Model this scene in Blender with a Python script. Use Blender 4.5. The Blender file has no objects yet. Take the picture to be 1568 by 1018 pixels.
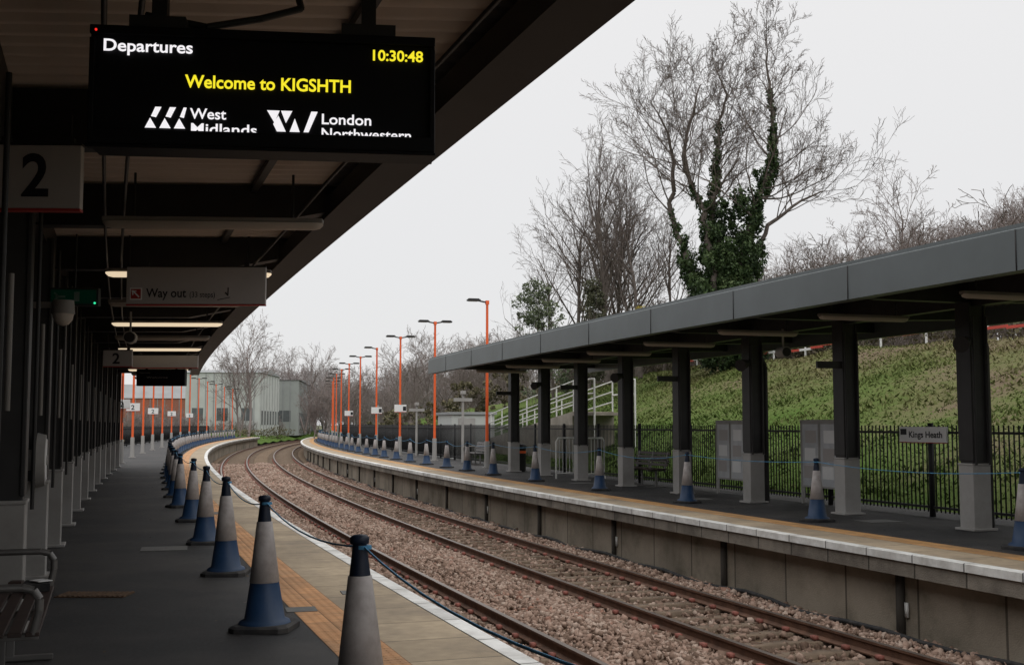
import bpy, math, random
import numpy as np
from mathutils import Vector, Matrix
rng=np.random.default_rng(7); random.seed(7)
sc=bpy.context.scene
sc.view_settings.view_transform='Standard'; sc.view_settings.look='None'; sc.view_settings.exposure=0
rad=math.radians
# ---------------------------------------------------------------- track frame
R=650.; TH0=rad(19.7); D0=2.74
CX=math.cos(TH0)*(D0+R); CY=math.sin(TH0)*(D0+R)
def th(s): return TH0-s/R
def P(s,o,z=0.): return Vector((CX-(R-o)*math.cos(th(s)), CY-(R-o)*math.sin(th(s)), z))
def Pn(s,o,z):
    t=TH0-s/R
    return np.stack([CX-(R-o)*np.cos(t), CY-(R-o)*np.sin(t), z+0*s],-1)
# ---------------------------------------------------------------- materials
def N(nt,t,**k):
    n=nt.nodes.new(t)
    for a,b in k.items(): setattr(n,a,b)
    return n
def mat(name,col,rough=.8,var=.18,scale=4.,bump=0.,bscale=40.,metal=0.,dirt=None,dscale=.6,damt=.5,uv=False,stretch=None,emit=None,spec=.3):
    m=bpy.data.materials.new(name); m.use_nodes=True; nt=m.node_tree; L=nt.links
    b=nt.nodes['Principled BSDF']
    b.inputs['Roughness'].default_value=rough; b.inputs['Metallic'].default_value=metal
    b.inputs['Specular IOR Level'].default_value=spec
    tc=N(nt,'ShaderNodeTexCoord'); src=tc.outputs['UV' if uv else 'Object']
    if stretch:
        mp=N(nt,'ShaderNodeMapping'); mp.inputs['Scale'].default_value=stretch; L.new(src,mp.inputs[0]); src=mp.outputs[0]
    nz=N(nt,'ShaderNodeTexNoise'); nz.inputs['Scale'].default_value=scale; nz.inputs['Detail'].default_value=3 if dirt else 1; L.new(src,nz.inputs['Vector'])
    mx=N(nt,'ShaderNodeMix',data_type='RGBA')
    c1=[c*(1-var) for c in col]+[1]; c2=[min(1,c*(1+var)) for c in col]+[1]
    mx.inputs[6].default_value=c1; mx.inputs[7].default_value=c2
    mr=N(nt,'ShaderNodeMapRange'); mr.inputs[1].default_value=.3; mr.inputs[2].default_value=.7
    L.new(nz.outputs[0],mr.inputs[0]); L.new(mr.outputs[0],mx.inputs[0]); out=mx.outputs[2]
    if dirt:
        n2=N(nt,'ShaderNodeTexNoise'); n2.inputs['Scale'].default_value=dscale; n2.inputs['Detail'].default_value=5; n2.inputs['Roughness'].default_value=.65; L.new(src,n2.inputs['Vector'])
        r2=N(nt,'ShaderNodeMapRange'); r2.inputs[1].default_value=.42; r2.inputs[2].default_value=.66; r2.inputs[4].default_value=damt
        L.new(n2.outputs[0],r2.inputs[0])
        m2=N(nt,'ShaderNodeMix',data_type='RGBA'); m2.inputs[7].default_value=list(dirt)+[1]
        L.new(r2.outputs[0],m2.inputs[0]); L.new(out,m2.inputs[6]); out=m2.outputs[2]
    L.new(out,b.inputs['Base Color'])
    if bump:
        n3=N(nt,'ShaderNodeTexNoise'); n3.inputs['Scale'].default_value=bscale; n3.inputs['Detail'].default_value=2; L.new(src,n3.inputs['Vector'])
        bp=N(nt,'ShaderNodeBump'); bp.inputs['Strength'].default_value=bump; bp.inputs['Distance'].default_value=.02
        L.new(n3.outputs[0],bp.inputs['Height']); L.new(bp.outputs[0],b.inputs['Normal'])
    if emit:
        b.inputs['Emission Color'].default_value=list(emit[0])+[1]; b.inputs['Emission Strength'].default_value=emit[1]
    return m
def attrmat(name,cols,rough=.85,trans=0.):
    m=bpy.data.materials.new(name); m.use_nodes=True; nt=m.node_tree; L=nt.links; b=nt.nodes['Principled BSDF']
    b.inputs['Roughness'].default_value=rough; b.inputs['Specular IOR Level'].default_value=.2
    a=N(nt,'ShaderNodeAttribute'); a.attribute_name='rnd'
    r=N(nt,'ShaderNodeValToRGB'); e=r.color_ramp.elements
    while len(e)<len(cols): e.new(.5)
    for i,c in enumerate(cols):
        e[i].position=i/(len(cols)-1); e[i].color=list(c)+[1]
    L.new(a.outputs['Fac'],r.inputs[0]); L.new(r.outputs[0],b.inputs['Base Color'])
    return m
def grout(m,w,h,mortar,msize=.006,bl=None,blist=None):
    """overlay joint grid (metres, UV) on a material"""
    nt=m.node_tree; L=nt.links; b=nt.nodes['Principled BSDF']
    src=b.inputs['Base Color'].links[0].from_socket
    tc=N(nt,'ShaderNodeTexCoord'); br=N(nt,'ShaderNodeTexBrick'); br.offset=0
    br.inputs['Scale'].default_value=1; br.inputs['Brick Width'].default_value=w; br.inputs['Row Height'].default_value=h
    br.inputs['Mortar Size'].default_value=msize; br.inputs['Mortar Smooth'].default_value=.1
    br.inputs['Color1'].default_value=(.84,.84,.84,1); br.inputs['Color2'].default_value=(1.1,1.1,1.1,1); br.inputs['Mortar'].default_value=(mortar,)*3+(1,)
    L.new(tc.outputs['UV'],br.inputs['Vector'])
    mx=N(nt,'ShaderNodeMix',data_type='RGBA',blend_type='MULTIPLY'); mx.inputs[0].default_value=1
    L.new(src,mx.inputs[6]); L.new(br.outputs[0],mx.inputs[7]); L.new(mx.outputs[2],b.inputs['Base Color'])
    if bl:
        v=N(nt,'ShaderNodeTexVoronoi'); v.inputs['Scale'].default_value=bl; v.inputs['Randomness'].default_value=0
        L.new(tc.outputs['UV'],v.inputs['Vector'])
        mr=N(nt,'ShaderNodeMapRange'); mr.inputs[1].default_value=.2; mr.inputs[2].default_value=.34; mr.inputs[3].default_value=1; mr.inputs[4].default_value=0
        L.new(v.outputs['Distance'],mr.inputs[0])
        bp=N(nt,'ShaderNodeBump'); bp.inputs['Strength'].default_value=1; bp.inputs['Distance'].default_value=.006
        L.new(mr.outputs[0],bp.inputs['Height']); L.new(bp.outputs[0],b.inputs['Normal'])
    return m

m_asph=mat('asphalt',(.027,.027,.029),.68,.35,35,.5,250,dirt=(.064,.059,.056),dscale=.5,damt=.8)
m_slab=grout(mat('buff_slab',(.39,.31,.215),.8,.12,9,.2,150,dirt=(.19,.155,.12),dscale=1.2,damt=.65,uv=True),.75,.8,.35,.008)
m_tact=grout(mat('tactile',(.54,.28,.13),.8,.12,9,dirt=(.3,.19,.11),dscale=1.5,damt=.6,uv=True),.4,.2,.45,.006,bl=15.)
m_tact2=grout(mat('tactile_far',(.48,.26,.10),.8,.14,9,dirt=(.28,.19,.11),dscale=1.,damt=.6,uv=True),.4,.2,.5,.006,bl=15.)
m_white=grout(mat('white_paint_edge',(.74,.74,.72),.6,.08,8,dirt=(.35,.33,.3),dscale=2.5,damt=.6,uv=True),.9,9,.25,.012)
m_conc=mat('concrete',(.30,.27,.23),.9,.15,3,.4,60,dirt=(.13,.115,.09),dscale=.9,damt=.7)
m_concw=grout(mat('concrete_panel',(.31,.265,.21),.9,.15,2,.4,50,dirt=(.11,.095,.07),dscale=1.,damt=.85,uv=True),1.5,9,.35,.02)
m_cop=grout(mat('coping_side',(.21,.185,.155),.9,.15,5,.4,50,dirt=(.075,.065,.055),dscale=1.3,damt=.8,uv=True),.9,9,.3,.015)
m_black=mat('black_steel',(.019,.0175,.018),.5,.2,5,spec=.4)
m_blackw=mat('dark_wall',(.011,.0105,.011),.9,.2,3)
m_base=mat('pale_grey_paint',(.36,.35,.34),.6,.08,3,dirt=(.18,.165,.15),dscale=1.5,damt=.55)
m_housing=mat('lamp_housing',(.20,.185,.17),.5,.08,3)
m_fascia=mat('grey_fascia',(.09,.105,.11),.45,.08,.8,dirt=(.06,.07,.07),dscale=.5,damt=.6,spec=.5)
m_dfascia=mat('dark_fascia',(.029,.026,.026),.6,.1,2)
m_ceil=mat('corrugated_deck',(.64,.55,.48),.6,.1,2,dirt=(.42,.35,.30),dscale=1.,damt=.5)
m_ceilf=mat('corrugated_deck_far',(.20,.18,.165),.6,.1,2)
m_rail=mat('rail_rust',(.11,.055,.034),.75,.25,6,.3,60)
m_railtop=mat('rail_head',(.20,.165,.145),.4,.1,4,metal=.7)
m_sleep=mat('sleeper',(.17,.125,.09),.9,.25,5,.4,50)
m_clip=mat('rail_clip',(.25,.09,.07),.7,.2,5)
m_ballb=mat('ballast_bed',(.16,.11,.07),.95,.5,22,1.,30,dirt=(.105,.068,.04),dscale=.7,damt=.7)
m_orange=mat('orange_paint',(.80,.13,.035),.5,.08,2)
m_blue=mat('cone_blue',(.012,.038,.095),.5,.15,8,dirt=(.03,.045,.07),dscale=4,damt=.5)
m_navy=mat('cone_top',(.006,.012,.028),.5,.15,8)
m_slv=mat('cone_sleeve',(.36,.335,.33),.45,.1,7,dirt=(.20,.18,.17),dscale=5,damt=.7)
m_rub=mat('black_rubber',(.02,.02,.022),.8,.2,12,dirt=(.06,.055,.05),dscale=6,damt=.6)
m_rope=mat('blue_rope',(.07,.24,.42),.6,.2,20)
m_sign=mat('sign_panel',(.42,.39,.38),.5,.05,3,dirt=(.33,.31,.30),dscale=1.5,damt=.5)
m_signw=mat('sign_white',(.75,.75,.75),.5,.04,3)
m_poster=mat('poster_panel',(.50,.51,.53),.35,.15,2.2,dirt=(.36,.38,.40),dscale=3,damt=.6)
m_red=mat('sign_red',(.35,.035,.03),.5,.05,3)
m_ink=mat('sign_ink',(.015,.015,.02),.5,.05,3)
m_lamp=mat('lamp_cover',(.42,.37,.33),.4,.05,3)
m_lit=mat('lamp_cover_lit',(.6,.5,.4),.4,.02,3,emit=((1.,.80,.55),.75))
m_amber=mat('led_yellow',(.1,.1,.0),.5,.02,3,emit=((1.,.86,.03),.95))
m_ledw=mat('led_white',(.1,.1,.1),.5,.02,3,emit=((.95,.92,.95),.95))
m_green=mat('exit_green',(.0,.022,.012),.5,.1,3,emit=((.0,.4,.2),.008))
m_ledg=mat('led_green',(0,.1,.05),.5,.1,3,emit=((.05,1,.45),1.))
m_ledr=mat('led_red',(.1,0,0),.5,.1,3,emit=((1,.03,.02),1.))
m_screen=mat('display_screen',(.006,.006,.007),.5,.1,3,spec=.1)
m_dark=mat('fence_black',(.014,.014,.015),.55,.1,4)
m_steel=mat('galv_steel',(.16,.155,.15),.45,.1,8,metal=.5)
m_bench=mat('bench_metal',(.09,.085,.085),.4,.1,9,metal=.5)
m_bencht=mat('bench_wood',(.045,.03,.026),.5,.2,9)
m_brown=mat('grate_rust',(.10,.06,.035),.8,.3,30)
m_cover=mat('cover_plate',(.12,.12,.115),.7,.15,20)
m_bark=mat('bark',(.12,.10,.088),.9,.25,3)
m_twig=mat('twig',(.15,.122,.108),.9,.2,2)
m_twigf=mat('twig_far_hazed',(.24,.20,.19),.9,.15,.3)  # paler than the near twig: aerial haze put into the base colour
m_twigff=mat('twig_distant_hazed',(.37,.345,.34),.9,.12,.2)  # palest grey, distance haze tinted into the twig colour itself
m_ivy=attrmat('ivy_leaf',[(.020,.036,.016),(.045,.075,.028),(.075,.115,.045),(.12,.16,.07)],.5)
m_shrub=attrmat('shrub_leaf',[(.09,.11,.07),(.15,.18,.11),(.23,.26,.17)])
m_scrub=attrmat('scrub_leaf',[(.08,.07,.045),(.13,.11,.07),(.15,.145,.08),(.17,.125,.085)])
m_gorse=attrmat('gorse_leaf',[(.14,.13,.045),(.26,.21,.05),(.36,.29,.06)])
m_blade=attrmat('grass_blade',[(.085,.135,.03),(.115,.145,.042),(.155,.145,.065),(.18,.145,.09)])
m_stone=attrmat('ballast_stone',[(.10,.064,.046),(.19,.128,.096),(.30,.205,.16),(.40,.31,.255),(.27,.14,.10)],.9)
m_bldw=mat('warehouse_cladding',(.47,.49,.475),.7,.06,.5,dirt=(.36,.38,.37),dscale=.3,damt=.4)
m_bldg=mat('warehouse_grey',(.29,.31,.30),.7,.06,.5,dirt=(.21,.225,.215),dscale=.3,damt=.5)
m_roofg=mat('warehouse_roof',(.27,.28,.285),.7,.1,.5)
m_glass=mat('dark_window',(.10,.11,.115),.2,.1,2)
m_brick=mat('brick_red',(.28,.12,.085),.85,.2,6)
m_pole=mat('post_white',(.62,.62,.60),.5,.05,3)
m_tape=mat('barrier_red',(.50,.07,.05),.6,.1,3)
# ground material
def groundmat():
    m=bpy.data.materials.new('bank_grass'); m.use_nodes=True; nt=m.node_tree; L=nt.links; b=nt.nodes['Principled BSDF']
    b.inputs['Roughness'].default_value=.95; b.inputs['Specular IOR Level'].default_value=.1
    tc=N(nt,'ShaderNodeTexCoord')
    n1=N(nt,'ShaderNodeTexNoise'); n1.inputs['Scale'].default_value=.22; n1.inputs['Detail'].default_value=6; n1.inputs['Roughness'].default_value=.65
    n2=N(nt,'ShaderNodeTexNoise'); n2.inputs['Scale'].default_value=3.; n2.inputs['Detail'].default_value=6; n2.inputs['Roughness'].default_value=.7
    L.new(tc.outputs['Object'],n1.inputs[0]); L.new(tc.outputs['Object'],n2.inputs[0])
    uvs=N(nt,'ShaderNodeSeparateXYZ'); L.new(tc.outputs['UV'],uvs.inputs[0])
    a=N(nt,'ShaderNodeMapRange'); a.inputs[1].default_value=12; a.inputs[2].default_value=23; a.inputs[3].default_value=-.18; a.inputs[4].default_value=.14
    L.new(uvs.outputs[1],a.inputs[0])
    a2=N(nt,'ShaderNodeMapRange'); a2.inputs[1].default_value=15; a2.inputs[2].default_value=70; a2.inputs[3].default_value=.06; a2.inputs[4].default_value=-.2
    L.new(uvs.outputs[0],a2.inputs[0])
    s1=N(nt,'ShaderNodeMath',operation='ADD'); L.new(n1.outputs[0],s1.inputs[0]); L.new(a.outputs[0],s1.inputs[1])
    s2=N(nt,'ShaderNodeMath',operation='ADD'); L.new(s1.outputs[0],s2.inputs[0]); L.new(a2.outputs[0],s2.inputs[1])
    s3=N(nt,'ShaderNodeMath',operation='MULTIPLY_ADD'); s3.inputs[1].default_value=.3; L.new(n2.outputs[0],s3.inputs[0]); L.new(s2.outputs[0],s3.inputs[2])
    r=N(nt,'ShaderNodeValToRGB'); e=r.color_ramp.elements
    cols=[(.42,(.08,.135,.027)),(.58,(.11,.145,.042)),(.70,(.145,.14,.065)),(.82,(.17,.13,.088)),(.95,(.12,.085,.06))]
    while len(e)<len(cols): e.new(.5)
    for i,(p,c) in enumerate(cols): e[i].position=p; e[i].color=list(c)+[1]
    L.new(s3.outputs[0],r.inputs[0]); L.new(r.outputs[0],b.inputs['Base Color'])
    bp=N(nt,'ShaderNodeBump'); bp.inputs['Strength'].default_value=1; bp.inputs['Distance'].default_value=.12
    L.new(n2.outputs[0],bp.inputs['Height']); L.new(bp.outputs[0],b.inputs['Normal'])
    return m
m_bank=groundmat()
# ---------------------------------------------------------------- mesh helpers
def empty(name,loc=(0,0,0),rz=0):
    e=bpy.data.objects.new(name,None); e.location=loc; e.rotation_euler=(0,0,rz); e.empty_display_size=.2
    sc.collection.objects.link(e); return e
def link(ob,parent=None):
    sc.collection.objects.link(ob)
    if parent: ob.parent=parent
    return ob
class MB:
    def __init__(s): s.v=[];s.f=[];s.m=[];s.sm=[]
    def add(s,vs,fs,mi,sm=False):
        b=len(s.v); s.v+=[tuple(x) for x in vs]
        for f in fs: s.f.append([b+i for i in f]); s.m.append(mi); s.sm.append(sm)
    def box(s,c,sz,mi=0,rz=0,M=None):
        x,y,z=[a/2 for a in sz]
        vs=[Vector((i*x,j*y,k*z)) for k in(-1,1) for j in(-1,1) for i in(-1,1)]
        Rm=M if M else Matrix.Rotation(rz,3,'Z')
        c=Vector(c); vs=[c+Rm@v for v in vs]
        s.add(vs,[(0,2,3,1),(4,5,7,6),(0,1,5,4),(2,6,7,3),(0,4,6,2),(1,3,7,5)],mi)
    def cyl(s,a,b,r0,r1=None,k=10,mi=0,caps=True,sm=True):
        a=Vector(a);b=Vector(b); r1=r0 if r1 is None else r1
        d=(b-a).normalized(); u=d.orthogonal().normalized(); w=d.cross(u)
        vs=[a+(u*math.cos(t)+w*math.sin(t))*r0 for t in [2*math.pi*i/k for i in range(k)]]
        vs+=[b+(u*math.cos(t)+w*math.sin(t))*r1 for t in [2*math.pi*i/k for i in range(k)]]
        s.add(vs,[(i,(i+1)%k,k+(i+1)%k,k+i) for i in range(k)],mi,sm)
        if caps: s.add(vs[:k],[tuple(range(k))[::-1]],mi); s.add(vs[k:],[tuple(range(k))],mi)
    def path(s,pts,r,k=8,mi=0):
        for a,b in zip(pts[:-1],pts[1:]): s.cyl(a,b,r,r,k,mi,caps=True)
    def lathe(s,prof,c=(0,0,0),k=28,mi=0):
        c=Vector(c)
        vs=[];n=len(prof)
        for r,z in prof:
            vs+=[c+Vector((r*math.cos(2*math.pi*i/k),r*math.sin(2*math.pi*i/k),z)) for i in range(k)]
        s.add(vs,[(j*k+i,j*k+(i+1)%k,(j+1)*k+(i+1)%k,(j+1)*k+i) for j in range(n-1) for i in range(k)],mi,True)
    def mesh(s,name,mats):
        me=bpy.data.meshes.new(name); me.from_pydata(s.v,[],s.f)
        for m in mats: me.materials.append(m)
        me.polygons.foreach_set('material_index',s.m); me.polygons.foreach_set('use_smooth',s.sm); me.update(); return me
    def obj(s,name,mats,parent=None,bev=0,loc=None,rz=0):
        ob=bpy.data.objects.new(name,s.mesh(name,mats)); link(ob,parent)
        if loc is not None: ob.location=loc; ob.rotation_euler=(0,0,rz)
        if bev:
            b=ob.modifiers.new('b','BEVEL'); b.width=bev; b.segments=2; b.limit_method='ANGLE'
        return ob
def npmesh(name,V,F,mats,rnd=None,midx=None,smooth=False):
    V=np.asarray(V,np.float32).reshape(-1,3); F=np.asarray(F,np.int32); n,k=F.shape
    me=bpy.data.meshes.new(name); me.vertices.add(len(V)); me.vertices.foreach_set('co',V.ravel())
    me.loops.add(n*k); me.loops.foreach_set('vertex_index',F.ravel())
    me.polygons.add(n); me.polygons.foreach_set('loop_start',np.arange(0,n*k,k,dtype=np.int32))
    try: me.polygons.foreach_set('loop_total',np.full(n,k,np.int32))
    except Exception: pass
    for m in mats: me.materials.append(m)
    if midx is not None: me.polygons.foreach_set('material_index',np.asarray(midx,np.int32))
    me.update(calc_edges=True)
    if smooth: me.polygons.foreach_set('use_smooth',np.ones(n,bool))
    if rnd is not None:
        a=me.attributes.new('rnd','FLOAT','POINT'); a.data.foreach_set('value',np.asarray(rnd,np.float32))
    me.validate(); return me
def npobj(name,me,parent=None): return link(bpy.data.objects.new(name,me),parent)
def sweep(name,prof,s0,s1,ds,mats,parent=None,closed=False,midx=None,skew=0.,ref=0.,caps=True):
    n=max(2,int(round((s1-s0)/ds))+1); S=np.linspace(s0,s1,n); k=len(prof)
    pl=prof+[prof[0]] if closed else prof
    cum=[0.]
    for a,b in zip(pl[:-1],pl[1:]): cum.append(cum[-1]+math.hypot(b[0]-a[0],b[1]-a[1]))
    v=[];f=[];uv=[];mi=[]
    for s in S:
        for (o,z) in prof:
            v.append(P(s-skew*(o-ref),o,z))
    segs=len(pl)-1
    for i in range(n-1):
        for j in range(segs):
            j2=(j+1)%k
            f.append((i*k+j,i*k+j2,(i+1)*k+j2,(i+1)*k+j))
            u0,u1=S[i],S[i+1]; uv+=[(u0,cum[j]),(u0,cum[j+1]),(u1,cum[j+1]),(u1,cum[j])]
            mi.append(midx[j] if midx else 0)
    if closed and caps:
        f.append(tuple(range(k))); uv+=[(o,z) for o,z in prof]; mi.append(midx[0] if midx else 0)
        f.append(tuple((n-1)*k+j for j in range(k))[::-1]); uv+=[(o,z) for o,z in prof]; mi.append(midx[0] if midx else 0)
    me=bpy.data.meshes.new(name); me.from_pydata([tuple(x) for x in v],[],f)
    l=me.uv_layers.new(name='UVMap'); l.data.foreach_set('uv',np.array(uv,np.float32).ravel())
    for m in mats: me.materials.append(m)
    me.polygons.foreach_set('material_index',mi); me.update()
    ob=bpy.data.objects.new(name,me); return link(ob,parent)
BOXF=np.array([(0,2,3,1),(4,5,7,6),(0,1,5,4),(2,6,7,3),(0,4,6,2),(1,3,7,5)])
def npboxes(s,o,z,ls,lo,lz):
    """boxes in track frame: arrays of centre, sizes"""
    s=np.asarray(s,float); n=len(s); o=np.broadcast_to(o,n); z=np.broadcast_to(z,n)
    c=Pn(s,o,z); t=TH0-s/R
    h=np.stack([-np.sin(t),np.cos(t),0*t],-1); nn=np.stack([np.cos(t),np.sin(t),0*t],-1); up=np.array([0,0,1.])
    V=[]
    for k in(-1,1):
        for j in(-1,1):
            for i in(-1,1):
                V.append(c+nn*(i*np.broadcast_to(lo,n)/2)[:,None]+h*(j*np.broadcast_to(ls,n)/2)[:,None]+up*(k*np.broadcast_to(lz,n)/2)[:,None])
    V=np.stack(V,1).reshape(-1,3); F=(BOXF[None]+(np.arange(n)*8)[:,None,None]).reshape(-1,4)
    return V,F
def text(body,parent,x,z,size,width,m,y=-.004,off=0.,name='lettering'):
    cu=bpy.data.curves.new(name,'FONT'); cu.body=body; cu.size=size; cu.offset=off; cu.extrude=.0005; cu.resolution_u=4
    cu.materials.append(m); ob=bpy.data.objects.new(name,cu); link(ob,parent)
    ob.rotation_euler=(rad(90),0,0); ob.location=(x,y,z)
    bpy.context.view_layer.update()
    if width: ob.scale=(width/max(ob.dimensions.x,1e-4),1,1)
    return ob
# ---------------------------------------------------------------- ground
g=MB(); g.add([(-2500,-600,-1.30),(2500,-600,-1.30),(2500,4000,-1.30),(-2500,4000,-1.30)],[(0,1,2,3)],0)
g.obj('ground',[mat('field_ground',(.11,.11,.06),.95,.3,.05,dirt=(.07,.085,.035),dscale=.02)])
def bankz(s,o):
    s=np.asarray(s,float);o=np.asarray(o,float)
    t=np.clip((o-11.4)/(24.5-11.4),0,1); b=4.45*(t*.82+.18*(t*t*(3-2*t)))
    b=b*(1-.25*np.clip((s-60)/50,0,1))
    b=b+np.clip((o-29)/60,0,1)*7.*np.clip(1.3-s/140,0.2,1)
    b=b+.10*np.sin(s*.35+o*.5)*np.clip(t*2,0,1)*np.clip(3-2*t,0,1)+.06*np.sin(s*.9-o*.7)*np.clip(t*3,0,1)
    return b-.03
def grid(name,S,O,zf,m):
    SS,OO=np.meshgrid(S,O,indexing='ij'); Z=zf(SS,OO); V=Pn(SS.ravel(),OO.ravel(),Z.ravel())
    a,b=len(S),len(O); i=np.arange((a-1)*b).reshape(a-1,b)[:,:-1].ravel()
    F=np.stack([i,i+b,i+b+1,i+1],-1)[:,::-1]
    me=npmesh(name,V,F,[m],smooth=True)
    l=me.uv_layers.new(name='UVMap'); li=np.zeros(len(me.loops),np.int32); me.loops.foreach_get('vertex_index',li)
    uv=np.stack([SS.ravel()[li],OO.ravel()[li]],-1).astype(np.float32); l.data.foreach_set('uv',uv.ravel())
    return npobj(name,me)
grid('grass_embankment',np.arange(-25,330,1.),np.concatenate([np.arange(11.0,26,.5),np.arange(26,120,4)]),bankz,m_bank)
grid('scrub_ground',np.arange(46,330,3.),np.arange(-120,-6.4,3.),lambda s,o:-.05+.3*np.clip((-o-15)/40,0,1)+.05*np.sin(s*.3+o*.4),m_bank)
grid('trackside_verge',np.arange(150.5,330,2.),np.arange(-8,-.4,.8),lambda s,o:-1.0+1.3*np.clip((-o-.5)/5,0,1)+.1*np.sin(s*.7),m_bank)
# ---------------------------------------------------------------- ballast and track
def balz(o): return -1.105+.10*np.exp(-((o-3.15)/.42)**2)+.05*np.exp(-((o-.1)/.3)**2)+.07*np.exp(-((o-6.3)/.4)**2)
O=np.linspace(-.2,6.75,36)
sweep('ballast_bed',[(float(o),float(balz(o)-.03)) for o in O],-10,330,2.,[m_ballb])
def stones(s0,s1,dens,size,seed):
    r=np.random.default_rng(seed); n=int((s1-s0)*6.4*dens)
    s=r.uniform(s0,s1,n); o=r.uniform(.0,6.55,n)
    keep=(r.random(n)<np.where(np.abs(o-4.85)<.62,.30,np.where(np.abs(o-1.45)<.6,.9,1.)))
    for rr in(.73,2.17,4.13,5.57): keep&=np.abs(o-rr)>.07
    s=s[keep];o=o[keep];n=len(s)
    z=balz(o)+r.uniform(-.03,.02,n)
    c=Pn(s,o,z)
    base=np.array([(i,j,k) for k in(-1,1) for j in(-1,1) for i in(-1,1)],float)
    v=base[None]*r.uniform(.45,1.,(n,8,3))*.5*(size*r.lognormal(0,.28,n))[:,None,None]*r.uniform(.6,1.2,(n,1,3))
    q=r.normal(size=(n,4)); q/=np.linalg.norm(q,axis=1)[:,None]; w,x,y,zz=q.T
    Rm=np.stack([np.stack([1-2*(y*y+zz*zz),2*(x*y-w*zz),2*(x*zz+w*y)],-1),np.stack([2*(x*y+w*zz),1-2*(x*x+zz*zz),2*(y*zz-w*x)],-1),np.stack([2*(x*zz-w*y),2*(y*zz+w*x),1-2*(x*x+y*y)],-1)],1)
    v=np.einsum('nij,nkj->nki',Rm,v)+c[:,None,:]
    tone=np.clip(r.beta(2,2.2,n)-np.where(np.abs(o-4.85)<.62,.2,0)+.08*np.sin(s*.9+np.sin(o*2)),0,1)
    F=(BOXF[None]+(np.arange(n)*8)[:,None,None]).reshape(-1,4)
    return v.reshape(-1,3),F,np.repeat(tone,8)
Vs=[];Fs=[];Ts=[];b=0
for a in[(8,24,460,.062,1),(24,42,260,.075,2),(42,80,110,.09,3)]:
    v,f,t=stones(*a); Vs.append(v);Fs.append(f+b);Ts.append(t);b+=len(v)
npobj('ballast_stones',npmesh('ballast_stones',np.concatenate(Vs),np.concatenate(Fs),[m_stone],rnd=np.concatenate(Ts)))
for ti,cen in enumerate((1.45,4.85)):
    e=empty('railway_track')
    for sg in(-1,1):
        o=cen+sg*.7525
        pr=[(o-.07,-1.07),(o-.07,-1.055),(o-.012,-1.03),(o-.012,-.955),(o-.035,-.945),(o-.035,-.918),(o+.035,-.918),(o+.035,-.945),(o+.012,-.955),(o+.012,-1.03),(o+.07,-1.055),(o+.07,-1.07)]
        mi=[0]*12; mi[5]=1
        sweep('rail',pr,-8,320,1.5,[m_rail,m_railtop],e,True,mi)
    S=np.arange(-5,200,.65)
    V,F=npboxes(S,cen,-1.14,.26,2.45,.12); npobj('sleepers',npmesh('sleepers',V,F,[m_sleep]),e)
    V1=[];F1=[];bb=0
    for sg in(-1,1):
        for q in(-.105,.105):
            V,F=npboxes(S[S<90],cen+sg*.7525+q,-1.045,.09,.06,.05); V1.append(V);F1.append(F+bb);bb+=len(V)
    npobj('rail_clips',npmesh('rail_clips',np.concatenate(V1),np.concatenate(F1),[m_clip]),e)
mb=MB(); pts=[P(s,6.42+.05*math.sin(s*1.3)+.04*math.sin(s*.37),-1.0+.03*math.sin(s*2.1)) for s in np.arange(4,90,.7)]
mb.path(pts,.035,6); mb.obj('trackside_cable',[m_rub])
# ---------------------------------------------------------------- platforms
def platform(name,edge,sg,back,s0,s1,mt):
    e=empty(name)
    q=lambda d:edge+sg*d
    sweep('nosing',[(q(.035),-.095),(q(0),-.09),(q(0),.0),(q(.012),.006),(q(.15),.006)],s0,s1,1.5,[m_white],e)
    sweep('coping_side',[(q(.30),-.27),(q(.03),-.27),(q(.035),-.095)],s0,s1,1.5,[m_cop],e)
    sweep('wall',[(q(.30),-1.3),(q(.30),-.27)],s0,s1,1.5,[m_concw],e)
    sweep('coping_slabs',[(q(.15),.002),(q(.80),.002)],s0,s1,1.5,[m_slab],e)
    sweep('tactile_paving',[(q(.80),.003),(q(1.2),.003)],s0,s1,1.5,[mt],e)
    sweep('surface',[(q(1.2),.0),(q(2.5),.0),(back,.0),(back,-1.4)],s0,s1,1.5,[m_asph],e)
    return e
ep=platform('railway_platform',0.,-1,-7.,-8,150,m_tact)
ep2=platform('railway_platform',6.3,1,11.3,-8,150,m_tact2)
S=np.arange(3.3,90,4.5); V,F=npboxes(S,6.57,-.75,.10,.07,.9); npobj('wall_piers',npmesh('piers',V,F,[m_cop]),ep2)
S=np.arange(12.2,60,9.); V,F=npboxes(S,6.58,-.72,.06,.02,.18); npobj('marker_plates',npmesh('plates',V,F,[m_pole]),ep2)
mb=MB()
for (x,y,w,l,mi) in[(-3.76,10.75,.62,.32,0),(-4.30,14.7,.55,.5,1),(-5.3,20.5,.5,.5,1),(-1.75,9.9,.25,.25,1),(-1.45,10.9,.22,.22,1)]:
    if mi==0:
        mb.box((x,y,.006),(w,l,.008),0)
        for k in range(14): mb.box((x-w/2+.03+k*w/14,y,.013),(.02,l*.9,.008),0)
    else: mb.box((x,y,.005),(w,l,.006),1,rad(15))
mb.obj('drain_cover',[m_brown,m_cover])
mb=MB()
for s,o in((16.,8.9),(22,8.7),(29,8.8)): mb.box(P(s,o,.005),(.6,.5,.006),0,th(s))
mb.obj('inspection_cover',[m_cover])
n=1100; s=rng.uniform(3,40,n); o=np.where(rng.random(n)<.5,rng.uniform(-6,-1.3,n),rng.uniform(7.6,10.9,n)); c=Pn(s,o,.006+0*s); a=rng.uniform(0,6.28,n); q=rng.uniform(.008,.028,n)
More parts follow.
